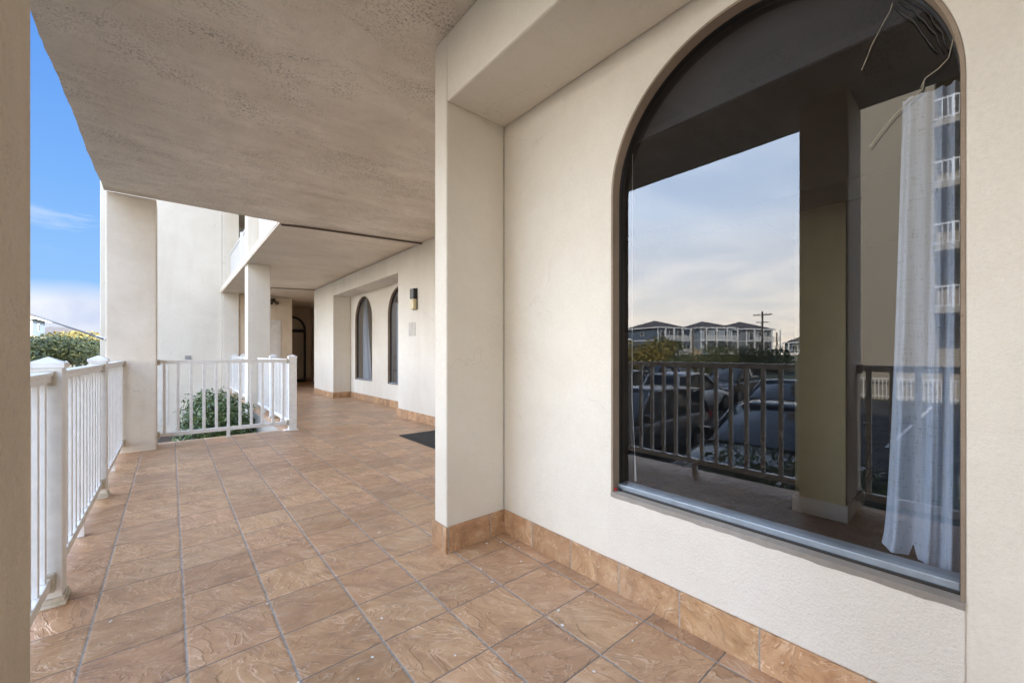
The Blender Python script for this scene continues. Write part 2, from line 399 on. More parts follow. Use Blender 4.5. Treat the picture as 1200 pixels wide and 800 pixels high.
# walkway floor: one tiled deck, L-shaped, with a cement lip
bm = bmesh.new()
box(bm, -.59, 1.70, -4, 2.2, -.2, 0); box(bm, -.59, 3.74, 2.2, 7.08, -.2, 0); box(bm, 1.30, 3.75, 7.08, 15.5, -.2, 0); box(bm, 3.75, 4.7, 11.3, 15.5, -.2, 0); box(bm, 3.0, 4.7, 15.5, 18.8, -.2, 0)
bmesh.ops.remove_doubles(bm, verts=bm.verts, dist=1e-5)
tag(newobj('walkway_floor', bm, M['tile']), kind='structure')
tag(B('walkway_edge', [(-.61, -.592, -4, 7.1, GZ, -.006), (-.592, 1.28, 7.082, 7.11, GZ, -.006), (1.28, 1.298, 7.11, 15.5, GZ, -.006)], M['grout'], bevel=.004), kind='structure')

# ================================================================== THE BUILDING
CZ = 3.07
bld = empty('apartment_building', (0, 0, 0), 'cream stucco building around the tiled walkway, with arched windows in shallow bays', 'building')
def P(name, dims, m, bevel=.012, label=None):
    o = B(name, dims, m, bld, bevel)
    if label: o['label'] = label
    return o

def arch_wall(name, X, y0, y1, z0, z1, ops, depth, material, parent, thick=.16):
    """wall facing -X; ops = [(ya, yb, sill, spring)] semicircular heads; returns object"""
    bm = bmesh.new(); NS = 40
    cuts = sorted({y0, y1} | {v for o in ops for v in (o[0], o[1])})
    strips = []
    for a, b in zip(cuts, cuts[1:]):
        op = next((o for o in ops if abs(o[0] - a) < 1e-6), None)
        if not op: strips.append((a, b, None)); continue
        for k in range(NS):
            t0, t1 = PI * (1 - k / NS), PI * (1 - (k + 1) / NS)
            c = (a + b) / 2; r = (b - a) / 2
            strips.append((c + r * math.cos(t0), c + r * math.cos(t1), (op, op[3] + r * math.sin(t0), op[3] + r * math.sin(t1))))
    for a, b, o in strips:
        if o is None: quad(bm, (X, a, z0), (X, b, z0), (X, b, z1), (X, a, z1)); quad(bm, (X + thick, b, z0), (X + thick, a, z0), (X + thick, a, z1), (X + thick, b, z1))
        else:
            op, za, zb = o
            for xx in (X, X + thick):
                quad(bm, (xx, a, z0), (xx, b, z0), (xx, b, op[2]), (xx, a, op[2]))
                quad(bm, (xx, a, za), (xx, b, zb), (xx, b, z1), (xx, a, z1))
            # reveal of the head and of the sill
            quad(bm, (X, a, za), (X, b, zb), (X + thick, b, zb), (X + thick, a, za))
            quad(bm, (X, a, op[2]), (X, b, op[2]), (X + thick, b, op[2]), (X + thick, a, op[2]))
    for op in ops:
        for yy in op[:2]: quad(bm, (X, yy, op[2]), (X, yy, op[3]), (X + thick, yy, op[3]), (X + thick, yy, op[2]))
    bmesh.ops.remove_doubles(bm, verts=bm.verts, dist=1e-5)
    return newobj(name, bm, material, parent)

def arc_band(bm, x0, x1, ya, yb, sill, spring, w0, w1, bottom=True, n=48):
    """frame ring (outer offset w0, inner offset w1 inside the opening), extruded from x0 to x1"""
    c = (ya + yb) / 2; r = (yb - ya) / 2
    def path(w):
        p = [(ya + w, sill + w if bottom else sill)]
        p += [(c - (r - w) * math.cos(PI * k / n), spring + (r - w) * math.sin(PI * k / n)) for k in range(n + 1)]
        p += [(yb - w, sill + w if bottom else sill)]
        return p
    po, pi_ = path(w0), path(w1)
    V = [[bm.verts.new((x, q[0], q[1])) for q in pp] for x in (x0, x1) for pp in (po, pi_)]
    m_ = len(po); rng = range(m_ if bottom else m_ - 1)
    for i in rng:
        j = (i + 1) % m_
        bm.faces.new((V[0][i], V[0][j], V[1][j], V[1][i])); bm.faces.new((V[2][i], V[2][j], V[3][j], V[3][i]))
        bm.faces.new((V[0][i], V[0][j], V[2][j], V[2][i])); bm.faces.new((V[1][i], V[1][j], V[3][j], V[3][i]))

WX = 1.69
P('wall', (3.0, 3.001, 0, .001, -5, -4.999), None) if False else None
near = arch_wall('wall', WX, -1.9, 2.08, 0, CZ, [(.045, 1.23, .487, 1.962)], .05, M['wall'], bld, .05)
near['label'] = 'cream stucco wall around the big arched window'
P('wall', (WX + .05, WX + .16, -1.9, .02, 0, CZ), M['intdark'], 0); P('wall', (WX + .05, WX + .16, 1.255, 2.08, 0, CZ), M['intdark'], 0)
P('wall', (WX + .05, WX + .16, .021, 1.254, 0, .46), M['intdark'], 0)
P('wall_panel', (WX - .004, WX + .01, .045, 1.253, .154, .480), M['panel'], .003, 'rougher whiter stucco panel below the big window')
# recessed bay: fins and beam over it
P('column', (1.25, WX, 2.08, 2.225, 0, CZ), M['wall'], .012, 'slim fin of the wall bay')
P('wall', (WX, 3.28, 2.09, 2.22, 0, CZ), M['wall'], 0)
P('column', (1.25, WX, -2.05, -1.9, 0, CZ), M['wall'])
P('beam', (1.2502, WX, -1.9, 2.08, 2.67, CZ), M['wall'])
# skirting, near bay
sk = .153
P('skirting', (WX - .012, WX, -1.9, 2.068, 0, sk), M['skirty'], .002)
P('skirting', [(1.252, WX - .001, 2.068, 2.08, 0, sk)], M['skirtx'], .002)
P('skirting', [(1.238, 1.2502, 2.066, 2.235, 0, sk)], M['skirty'], .002)
# window of the near bay
def window(yA, yB, sill, spring, X, glassx, rail=.036):
    bm = bmesh.new(); arc_band(bm, X, glassx - .012, yA, yB, sill, spring, -.001, .010, bottom=False)
    w = newobj('window', bm, M['reveal'], bld)     # weathered sealant band round the opening
    bm = bmesh.new(); arc_band(bm, glassx - .014, glassx + .03, yA, yB, sill, spring, .003, .013)
    newobj('frame', bm, M['bronze'], w)
    B('sill_rail', [(glassx - .030, glassx + .05, yA + .012, yB - .012, sill + .004, sill + rail), ], M['alu'], w, .003)
    B('gasket', (glassx - .040, glassx - .0305, yA + .012, yB - .012, sill + .001, sill + .014), M['bronze'], w, .002)
    bm = bmesh.new(); n = 48; c = (yA + yB) / 2; r = (yB - yA) / 2 - .008
    vs = [bm.verts.new((glassx, c - r, sill + .02))] + [bm.verts.new((glassx, c - r * math.cos(PI * k / n), spring + r * math.sin(PI * k / n))) for k in range(n + 1)] + [bm.verts.new((glassx, c + r, sill + .02))]
    bm.faces.new(vs); newobj('glass_pane', bm, M['glass'], w)
    return w
w1 = window(.045, 1.23, .487, 1.962, WX, 1.757)
w1['label'] = 'large arched window beside the camera'
# old uneven sealant beads down both jambs
for yb_, xb_ in ((.0475, WX + .03), (1.2275, WX + .035)):
    rq = random.Random(int(yb_ * 100)); bm = bmesh.new()
    tube(bm, [(xb_ + rq.uniform(-.003, .003), yb_ + rq.uniform(-.0012, .0012), .497 + 1.46 * k / 110) for k in range(111)], .0035, 6)
    newobj('sealant', bm, M['caulk'], w1)
bm = bmesh.new()
ns = 60; rq = random.Random(9)
sy = [.046 + 1.183 * k / ns for k in range(ns + 1)]; jit = [.0015 * math.sin(31 * q) + .001 * math.sin(77 * q + 1) + rq.uniform(-.0006, .0006) for q in sy]
for k in range(ns):
    a, b = sy[k], sy[k + 1]
    quad(bm, (WX - .007, a, .486), (WX - .007, b, .486), (WX + .045, b, .4955), (WX + .045, a, .4955))
    quad(bm, (WX - .007, a, .486), (WX - .007, b, .486), (WX - .0045, b, .464 + jit[k + 1]), (WX - .0045, a, .464 + jit[k]))
newobj('sill', bm, M['reveal'] if False else stucco('dirty_sill', (.46, .42, .37), (.24, .205, .17), .7, .9, .6), w1)

# far wall bay
FX, NX = 3.28, 3.73
P('wall', (FX, NX, 2.225, 7.22, 0, CZ), M['wallfar'], .012, 'cream wall carrying the black and cream sconce')
arch_wall('wall', NX, 7.22, 11.2, 0, CZ, [(7.56, 8.745, .5, 2.03), (9.66, 10.845, .5, 2.03)], .05, M['wallfar'], bld, .12)
P('beam', (FX + .0005, NX, 7.22, 11.2, 2.70, CZ), M['wallfar'])
P('column', (FX, NX, 11.2, 13.05, 0, CZ), M['wallfar'], .012, 'wide column past the far arched windows')
window(7.56, 8.745, .5, 2.03, NX, NX + .06); window(9.66, 10.845, .5, 2.03, NX, NX + .06)
for d_ in ((FX - .012, FX, 2.225, 7.232, 0, sk), (NX - .012, NX, 7.232, 11.188, 0, sk), (FX - .012, FX, 11.188, 13.05, 0, sk)): P('skirting', d_, M['skirty'], .002)
for d_ in ((FX, NX - .012, 7.22, 7.232, 0, sk), (FX, NX - .012, 11.188, 11.2, 0, sk)): P('skirting', d_, M['skirtx'], .002)
P('wall', (NX, 4.6, 12.9, 13.05, 0, CZ), M['brownwall'], 0)
P('wall', (4.6, 4.75, 13.05, 18.8, 0, CZ), M['brownwall'], 0)
P('wall', (1.662, 3.2, 15.5, 18.8, -.2, CZ), M['brownwall'], .01, 'tan wall with the white panel door under the twin lamp')
P('wall', (3.2, 4.75, 18.8, 18.95, 0, CZ), M['brownwall'], 0)
P('skirting', [(3.2, 4.6, 18.788, 18.8, 0, sk)], M['skirtx'], 0)
P('panel_door', [(2.50, 2.86, 15.478, 15.499, .35, 2.30), (2.53, 2.83, 15.470, 15.479, .40, 2.25)], M['door'], .004, 'white panel door')
# arched entrance at the end of the hall
def end_door():
    bm = bmesh.new(); n = 32; c, r, spr = 3.83, .56, 2.18; Y0 = 18.79
    def ring(w): return [(c - r + w, 0.02)] + [(c - (r - w) * math.cos(PI * k / n), spr + (r - w) * math.sin(PI * k / n)) for k in range(n + 1)] + [(c + r - w, 0.02)]
    a, b = ring(0), ring(.085)
    V = [[bm.verts.new((q[0], yy, q[1])) for q in pp] for yy in (Y0, Y0 - .06) for pp in (a, b)]
    for i in range(len(a) - 1):
        for f in ((V[0], V[1]), (V[2], V[3]), (V[0], V[2]), (V[1], V[3])): bm.faces.new((f[0][i], f[0][i + 1], f[1][i + 1], f[1][i]))
    d = newobj('door', bm, M['black'], bld); d['label'] = 'black framed glass door with an arched top at the end of the hall'
    B('transom', (c - r + .05, c + r - .05, Y0 - .055, Y0 - .01, 2.06, 2.19), M['black'], d)
    B('threshold', (c - r, c + r, Y0 - .07, Y0 - .01, .004, .1), M['black'], d)
    bm = bmesh.new(); q = ring(.05); bm.faces.new([bm.verts.new((p[0], Y0 - .02, p[1])) for p in q]); newobj('glass_pane', bm, M['glass'], d)
    T('handle', [(c + .36, Y0 - .09, .95), (c + .36, Y0 - .09, 1.25)], .012, M['steel'], d)
end_door()
# ceilings
bm = bmesh.new(); rq = random.Random(5); ey = [-4 + 10.62 * k / 150 for k in range(151)]; ex = [-.59 + .004 * math.sin(3.1 * q) + .002 * math.sin(11 * q + 1) + rq.uniform(-.003, .003) for q in ey]
lo = [bm.verts.new((a, b, CZ)) for a, b in zip(ex, ey)]; hi = [bm.verts.new((a - .008, b, CZ + .2)) for a, b in zip(ex, ey)]
l2 = [bm.verts.new((6, b, CZ)) for b in ey]; h2 = [bm.verts.new((6, b, CZ + .2)) for b in ey]
for k in range(150):
    for A_, B_ in ((lo, hi), (lo, l2), (hi, h2), (l2, h2)): bm.faces.new((A_[k], A_[k + 1], B_[k + 1], B_[k]))
for k in (0, 150): bm.faces.new((lo[k], l2[k], h2[k], hi[k]))
o = newobj('ceiling', bm, M['ceil'], bld); o['label'] = 'stained weathered plaster ceiling above the camera'
P('ceiling', (1.19, 6, 6.621, 19, CZ + .012, CZ + .13), M['ceil2'], .006, 'cream plaster ceiling of the far walkway')
P('ceiling_edge', (1.20, 1.235, 6.63, 15.4, CZ - .012, CZ + .0118), M['ceil2'], .003)
# columns on the open side
P('column', (-.58, -.161, .65, .95, 0, CZ), M['colstain'], .018, 'near column at the left edge of the photo')
P('column', (-.575, -.13, 6.62, 7.04, GZ, CZ), M['colfar'], .015, 'square column at the end of the white railing')
P('column', (1.24, 1.66, 10.1, 10.5, GZ, 9.4), M['wallfar'], .012, 'slim column rising through both storeys')
P('column', (1.235, 1.66, 15.4, 15.82, GZ, 13.5), M['wallfar'], .01)
# upper storeys
P('upper_wall', (2.6, 14, -26, 30, CZ + .21, 14), M['wallfar'], 0)
P('upper_slab', [(1.19, 2.6, 6.63, 19, 6.1, 6.3), (1.19, 2.6, 6.63, 19, 9.2, 9.4)], M['ceil2'], 0)
P('upper_slab', [(-.59, 2.6, -4, 6.62, 6.1, 6.3), (-.59, 2.6, -4, 6.62, 9.2, 9.4)], M['ceil2'], 0)
P('wall', (-.59, WX, -4.1, -3.9, 0, CZ), M['wall'], .01)  # unseen end wall behind the camera, added to block sky light from there
P('wall', (-.59, -.45, -3.9, -2.2, 0, CZ), M['wall'], .01)
# rooms behind the windows
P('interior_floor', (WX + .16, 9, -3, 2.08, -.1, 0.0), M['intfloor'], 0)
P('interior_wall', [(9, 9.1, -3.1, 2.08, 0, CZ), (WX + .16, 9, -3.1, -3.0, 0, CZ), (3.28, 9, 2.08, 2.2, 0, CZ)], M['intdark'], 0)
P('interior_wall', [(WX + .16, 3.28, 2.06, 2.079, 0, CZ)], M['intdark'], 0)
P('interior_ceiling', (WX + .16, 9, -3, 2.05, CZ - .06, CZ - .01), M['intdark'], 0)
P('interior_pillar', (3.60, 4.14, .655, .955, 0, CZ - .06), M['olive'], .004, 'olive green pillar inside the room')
P('pillar_top_shade', (2.9, 3.3, -3, 2.05, 2.15, CZ - .06), M['intdark'], 0)  # added dark block standing in for the shade over the pillar's top
P('pillar_side_shade', (3.61, 4.14, .648, .6545, .116, CZ - .06), M['intdark'], 0)  # added near-black sheet, imitates shade on the pillar's side face
P('baseboard', (3.585, 4.155, .64, .97, 0.001, .115), M['baseboard'], .003)
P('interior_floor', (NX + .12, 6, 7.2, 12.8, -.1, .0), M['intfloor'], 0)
P('interior_wall', [(6, 6.1, 2.3, 12.9, 0, CZ), (NX + .05, 6, 12.7, 12.88, 0, CZ), (NX + .05, 6, 7.05, 7.19, 0, CZ)], M['brownwall'], 0)

# wing with the blank end wall
wing = empty('building_wing', (0, 15.5, GZ), 'tall blank cream end wall of the wing across the planting bed', 'building')
o = B('wall', (-1.45, 1.232, 15.5, 30, GZ, 13.6), M['wallfar'], wing, .015)
o = B('pier', (1.19, 1.70, 15.84, 17, CZ + .21, 13.4), M['wallfar'], wing, .01)
o = B('outlet_box', [(.33, .47, 15.44, 15.499, .98, 1.12), (.35, .43, 15.42, 15.44, 1.04, 1.10)], M['steel'], wing, .004)
o = B('access_panel', (-.42, -.05, 15.48, 15.499, -.9, .95), M['door'], wing, .004)
for o in kids(wing): o.matrix_parent_inverse = Matrix.Translation((0, -15.5, -GZ))

# ================================================================== RAILINGS
def post_bm(x, y, ztop=1.115, z0=0, w=.052):
    bm = bmesh.new(); box(bm, x - w, x + w, y - w, y + w, z0, ztop); return bm
def add_post(par, x, y, z0=0, full=True):
    p = newobj('post', post_bm(x, y, z0 + 1.115, z0), M['vinyl'], par, bevel=.004)
    bm = bmesh.new(); w = .06
    box(bm, x - w, x + w, y - w, y + w, z0 + 1.112, z0 + 1.135)
    a = [bm.verts.new((x + sx * w, y + sy * w, z0 + 1.135)) for sx, sy in ((-1, -1), (1, -1), (1, 1), (-1, 1))]; t = bm.verts.new((x, y, z0 + 1.165))
    for i in range(4): bm.faces.new((a[i], a[(i + 1) % 4], t))
    newobj('cap', bm, M['vinyl'], p, bevel=.002)
    if full:
        bm = bmesh.new(); q = .066
        box(bm, x - q, x + q, y - q, y + q, z0 + .001, z0 + .02); box(bm, x - .060, x + .060, y - .060, y + .060, z0 + .019, z0 + .042)
        newobj('base_trim', bm, M['vinyldirty'], p, bevel=.004)
def section(par, axis, c, a, b, n, z0=0, feet=True, detail=True):
    """rail section along axis ('y' at x=c, or 'x' at y=c) from a to b with n balusters"""
    def bx(bm, lo, hi, w, zl, zh):
        if axis == 'y': box(bm, c - w, c + w, lo, hi, z0 + zl, z0 + zh)
        else: box(bm, lo, hi, c - w, c + w, z0 + zl, z0 + zh)
    bm = bmesh.new(); bx(bm, a, b, .026, 1.045, 1.075); bx(bm, a, b, .033, 1.0752, 1.092); newobj('top_rail', bm, M['vinyl'], par, bevel=.004)
    bm = bmesh.new(); bx(bm, a, b, .024, .095, .145); newobj('bottom_rail', bm, M['vinyl'], par, bevel=.004)
    for k in range(n):
        u = a + (b - a) * (k + .5) / n
        bm = bmesh.new(); bx(bm, u - .016, u + .016, .016, .145, 1.045); newobj('baluster', bm, M['vinyl'], par, bevel=.002 if detail else 0)
    if feet:
        m_ = (a + b) / 2; bm = bmesh.new(); bx(bm, m_ - .02, m_ + .02, .02, .001, .095); newobj('foot', bm, M['vinyl'], par)
    if detail:
        for e, s in ((a, 1), (b, -1)):
            for zl, zh in ((1.030, 1.098), (.078, .16)):
                bm = bmesh.new(); bx(bm, *sorted((e, e + s * .028)), .036, zl, zh)
                newobj('bracket', bm, M['vinyldirty'], par, bevel=.003)
rl = empty('railing', (-.445, .95, 0), 'white vinyl railing along the open left side, with two capped posts', 'railing', 'white vinyl railings')
RX = -.445
add_post(rl, -.44, 2.87); add_post(rl, -.45, 4.72)
section(rl, 'y', RX, .95, 2.818, 14); section(rl, 'y', RX, 2.922, 4.668, 13); section(rl, 'y', RX, 4.772, 6.62, 14)
for o in kids(rl): o.matrix_parent_inverse = Matrix.Translation((.445, -.95, 0))
rb = empty('railing', (RX, -2, 0), 'white vinyl railing seen only in the window glass, right of the dark column', 'railing', 'white vinyl railings')
section(rb, 'y', RX, -1.3, .65, 15); add_post(rb, RX, -1.36)
for o in kids(rb): o.matrix_parent_inverse = Matrix.Translation((-RX, 2, 0))
rc = empty('railing', (-.13, 6.97, 0), 'low white railing across the walkway in front of the clipped shrub', 'railing', 'white vinyl railings')
section(rc, 'x', 6.97, -.13, 1.385, 11); add_post(rc, 1.44, 6.97, full=False)
B('skirt', (1.33, 1.52, 6.9, 7.04, .001, .012), M['vinyl'], rc)
for o in kids(rc): o.matrix_parent_inverse = Matrix.Translation((.13, -6.97, 0))
rd = empty('railing', (1.44, 7.03, 0), 'white railing running away beside the planting bed to the slim column', 'railing', 'white vinyl railings')
section(rd, 'y', 1.44, 7.03, 8.45, 12, detail=False); add_post(rd, 1.44, 8.5); section(rd, 'y', 1.44, 8.56, 10.1, 13, detail=False)
for o in kids(rd): o.matrix_parent_inverse = Matrix.Translation((-1.44, -7.03, 0))
re_ = empty('railing', (1.44, 10.5, 0), 'farthest white railing beside the bed, beyond the slim column', 'railing', 'white vinyl railings')
section(re_, 'y', 1.44, 10.5, 12.4, 15, detail=False); add_post(re_, 1.44, 12.45); section(re_, 'y', 1.44, 12.5, 14.2, 13, detail=False); add_post(re_, 1.44, 14.25); section(re_, 'y', 1.44, 14.3, 15.4, 8, detail=False)
for o in kids(re_): o.matrix_parent_inverse = Matrix.Translation((-1.44, -10.5, 0))
rf = empty('railing', (1.3, 7, CZ + .2), 'white railing on the upstairs balcony above the far walkway', 'railing', 'white vinyl railings')
for a_, b_ in ((6.9, 8.6), (8.7, 10.1), (10.5, 12.6), (12.7, 15.4)): section(rf, 'y', 1.45, a_, b_, 11, CZ + .13, False, False)
for yy in (8.65, 12.65): add_post(rf, 1.45, yy, CZ + .13)
for o in kids(rf): o.matrix_parent_inverse = Matrix.Translation((-1.3, -7, -CZ - .2))

# ================================================================== SMALL OBJECTS ON THE WALKWAY
lamp = empty('wall_lamp', (FX, 6.51, 2.12), 'black sconce with a cream glass lower half, on the far cream wall', 'lamp')
B('lamp_body', (-.075, -.002, -.07, .07, .01, .19), M['black'], lamp, .01)
B('lamp_shade', (-.072, -.002, -.065, .065, -.17, .01), M['lampglass'], lamp, .01)
B('back_plate', (-.002 - .008, -.0005, -.085, .085, -.18, .195), M['black'], lamp)
tag(B('wall_plate', (FX - .006, FX - .0005, 6.50, 6.76, 1.49, 1.73), M['patch'], bevel=.002), 'pale square cover plate on the wall below the sconce', 'plate')
bm = bmesh.new(); box(bm, 2.50, 3.12, 4.35, 5.47, .001, .012); box(bm, 2.56, 3.06, 4.41, 5.41, .0121, .016)
tag(newobj('doormat', bm, M['rubber'], bevel=.004), 'black rubber doormat half hidden by the wall fin', 'doormat')
def arcpts(pts): return pts
tag(T('conduit', [(1.22, 6.66, CZ + .1), (1.215, 6.66, CZ - .005), (1.24, 6.655, CZ - .02), (1.32, 6.62, CZ - .022), (1.50, 6.57, CZ - .022), (2.2, 6.44, CZ - .022), (3.0, 6.30, CZ - .022), (3.27, 6.25, CZ - .022)], .015, M['conduit']), 'thin brown conduit crossing the ceiling above the white end post', 'conduit')
tag(T('conduit', [(2.2, 13.3, CZ - .06), (2.2, 13.3, CZ - .02), (2.3, 13.28, CZ - .015), (3.3, 12.9, CZ - .015)], .012, M['conduit']), 'far thin conduit on the ceiling near the twin lamp', 'conduit')
sec = empty('security_light', (2.62, 15.5, 2.93), 'dark twin-headed light on the tan wall above the white door', 'lamp')
B('light_base', (-.07, .07, -.06, -.001, -.05, .08), M['black'], sec, .01)
for s in (-1, 1):
    bm = bmesh.new(); cyl(bm, (s * .07, -.13, -.05), (s * .4, -1, -.5), .045, .13, 16, .065); newobj('lamp_head', bm, M['conduit'], sec, True)
gw = T('guy_wire', [(-.60, 6.62, 1.35), (-1.6, 9.26, 1.765), (-4.6, 17.24, 3.00)], .010, M['wiregrey'])
tag(gw, 'thin grey metal line slanting away from the square column', 'cable')
T('end_sleeve', [(-.575, 6.63, 1.34), (-.66, 6.80, 1.375)], .018, M['vinyl'], gw)
tag(T('steel_post', [(-4.6, 17.3, GZ), (-4.6, 17.3, 3.2)], .05, M['steel']), 'steel post holding the far end of the grey metal line', 'post')

# paint flakes on the tiles
flk = [(.10, 2.9), (.35, 2.2), (.72, 1.75), (1.0, 1.55), (1.38, 1.95), (1.42, 1.86), (1.30, 1.80), (1.22, 1.62), (1.27, 1.66), (1.52, 1.72), (1.36, 1.28), (1.30, 1.20), (1.56, 1.0),
       (.85, 1.35), (.52, 1.48), (.60, 1.55), (.15, 3.9), (.62, 3.4), (1.05, 2.6), (1.1, 3.1), (-.1, 3.3), (-.2, 2.5), (1.45, .95), (1.2, .95), (.35, 1.6), (.9, 4.4), (1.6, 5.2), (.4, 5.3), (-.25, 3.55), (1.58, 1.98), (1.50, 2.02), (1.62, 1.85)]
bm = bmesh.new(); bmesh.ops.create_icosphere(bm, subdivisions=1, radius=.0055, matrix=Matrix.Diagonal((1.2, .8, .35, 1)))
flake0 = newobj('paint_flake', bm, M['white'])
for k, (fx, fy) in enumerate(flk):
    o = flake0 if k == 0 else flake0.copy()
    if k: C.collection.objects.link(o)
    o.location = (fx, fy, .0025); s_ = random.uniform(.6, 1.6); o.scale = (s_, s_, s_); o.rotation_euler.z = random.uniform(0, 6)
    tag(o, 'tiny white paint flake lying on the brown floor tiles', 'flake', 'paint flakes on the tiles')

# things at the window
sc = empty('plastic_scrap', (WX + .022, 1.222, .494), 'small red and black scrap in the lower left corner of the window', 'scrap')
bm = bmesh.new(); bmesh.ops.create_icosphere(bm, subdivisions=2, radius=.008, matrix=Matrix.Translation((-.006, -.008, .006))); newobj('red_piece', bm, M['red'], sc, True)
bm = bmesh.new(); bmesh.ops.create_icosphere(bm, subdivisions=2, radius=.009, matrix=Matrix.Translation((.004, -.022, .006))); newobj('black_piece', bm, M['black'], sc, True)

# curtain: folded sheet inside the room at the right of the window
def curtain(name, x, prof, z0, z1, folds, amp, material, flare=.0, hem=0):
    """prof(t, u) gives the y at height fraction t (0 bottom) and width fraction u"""
    bm = bmesh.new(); nu, nv = 90, 40; g_ = []
    for j in range(nv + 1):
        t = j / nv; row = []
        for i in range(nu + 1):
            u = i / nu
            yy = prof(t, u)
            ph = u * folds * 2 * PI
            ph += 1.6 * math.sin(2.6 * u * PI + 1) ; a = amp * (1.0 - .45 * t) * (1 + .55 * math.sin(5 * u + 2 + t))
            xx = x + a * math.sin(ph + .5 * math.sin(3 * t + u * 4)) + .3 * a * math.sin(2.3 * ph + t * 2)
            zb = z0 + hem * (u if u < .93 else 1) + (.045 * max(0, 1 - abs(u - .38) / .05))
            row.append(bm.verts.new((xx, yy, zb + (z1 - zb) * t)))
        g_.append(row)
    for j in range(nv):
        for i in range(nu): bm.faces.new((g_[j][i], g_[j][i + 1], g_[j + 1][i + 1], g_[j + 1][i]))
    return newobj(name, bm, material, None, True)
cu = curtain('curtain', 1.86, lambda t, u: (.245 * (1 - u) + .035 * u) - .055 * (1 - u) * t ** .6,   .525, 2.02, 3.4, .018, M['sheer'], hem=-.04)
tag(cu, 'sheer pale blue linen curtain gathered at the right of the big window', 'curtain')
cu['label'] = 'sheer pale linen curtain gathered at the right of the big window'
# roman shade, raised
sh = empty('roman_shade', (1.85, .64, 2.3), 'charcoal fabric shade raised behind the top of the big arched window', 'window shade')
bm = bmesh.new(); NZ = 26
prev = None
for k in range(NZ + 1):
    t = k / NZ; zz_ = 2.30 + .72 * t; xx = 1.845 + .012 * abs(math.sin(t * 6 * PI)) - .01
    if prev: quad(bm, (prev[0], -.35, prev[1]), (prev[0], 1.75, prev[1]), (xx, 1.75, zz_), (xx, -.35, zz_))
    prev = (xx, zz_)
bmesh.ops.remove_doubles(bm, verts=bm.verts, dist=1e-5)
o = newobj('fabric', bm, M['shade'], sh, True); o.matrix_parent_inverse = Matrix.Translation((-1.85, -.64, -2.3))
o = B('bottom_bar', [(1.828, 1.846, -.35, 1.75, 2.262, 2.302)], M['shade'], sh, .003); o.matrix_parent_inverse = Matrix.Translation((-1.85, -.64, -2.3))
cd = T('shade_cord', [(1.81, 1.185, 2.3), (1.81, 1.187, 1.5), (1.812, 1.19, .95), (1.81, 1.172, .66), (1.81, 1.168, .55)], .0012, M['white'], n=6)
tag(cd, 'thin white pull cord hanging at the left inside the big window', 'cord')
T('tassel', [(1.81, 1.172, .66), (1.81, 1.168, .53)], .002, M['white'], cd, 8, .005)
# loose wires hanging at the head of the window
tag(T('loose_wire', [(1.745, .200, 2.29), (1.745, .207, 2.265), (1.745, .224, 2.235), (1.745, .252, 2.18), (1.745, .262, 2.15), (1.745, .276, 2.115)], .0011, M['caulk'], n=6), 'loose pale thread hanging left of the torn sealant at the top of the window', 'wire', 'loose threads')
tag(T('loose_wire', [(1.742, .070, 2.10), (1.742, .080, 2.045), (1.742, .100, 2.025), (1.742, .128, 2.01), (1.742, .138, 1.985), (1.742, .130, 2.0), (1.742, .134, 1.98), (1.742, .165, 1.955), (1.742, .195, 1.93), (1.742, .228, 1.89), (1.742, .255, 1.852)], .0013, M['caulk'], n=6), 'longer kinked thread hanging below the torn sealant over the curtain', 'wire', 'loose threads')
bm = bmesh.new()
for k in range(3):
    t0 = R(30 + 4 * k); a0 = .55 - .008 * k
    pts = []
    for q in range(9):
        an = R(36 - 24 * q / 8 + random.uniform(-.8, .8)); rr = .568 - .013 * k + random.uniform(-.005, .005)
        pts.append((1.745 + random.uniform(-.003, .003), .6375 - rr * math.cos(an), 1.962 + rr * math.sin(an)))
    tube(bm, pts, .0016, 5)
tag(newobj('torn_sealant', bm, M['alu'] if False else M['bronze'], None, True), 'torn black sealant strip hanging inside the top right curve of the window', 'sealant')
# table lamp and curtains inside the far windows
for (yA, yB, lab) in ((9.66, 10.845, 'pale curtain inside the farther narrow arched window'), (7.56, 8.745, 'pale curtain inside the narrow arched window nearer the sconce')):
    q = curtain('curtain', NX + .2, lambda t, u, yA=yA, yB=yB: yB - .02 - (.28 + .30 * (1 - t)) * u, .5, 2.6, 3.5, .02, M['sheer'])
    tag(q, lab, 'curtain')
tl = empty('table_lamp', (NX + .6, 10.12, .75), 'small lamp with a white cone shade inside the farther arched window', 'lamp')
bm = bmesh.new(); cyl(bm, (0, 0, .38), (0, 0, 1), .16, .24, 24, .07); newobj('lamp_shade', bm, M['white'], tl, True)
bm = bmesh.new(); cyl(bm, (0, 0, .13), (0, 0, 1), .05, .26, 16, .02); newobj('lamp_base', bm, M['wood'], tl, True)
tb = empty('side_table', (NX + .6, 10.12, 0), 'wooden side table under the white-shaded lamp', 'table')
B('table_top', (-.28, .28, -.3, .3, .71, .749), M['wood'], tb, .004)
for sx in (-1, 1):
    for sy in (-1, 1): B('leg', (sx * .24 - .02, sx * .24 + .02, sy * .26 - .02, sy * .26 + .02, .001, .71), M['wood'], tb)

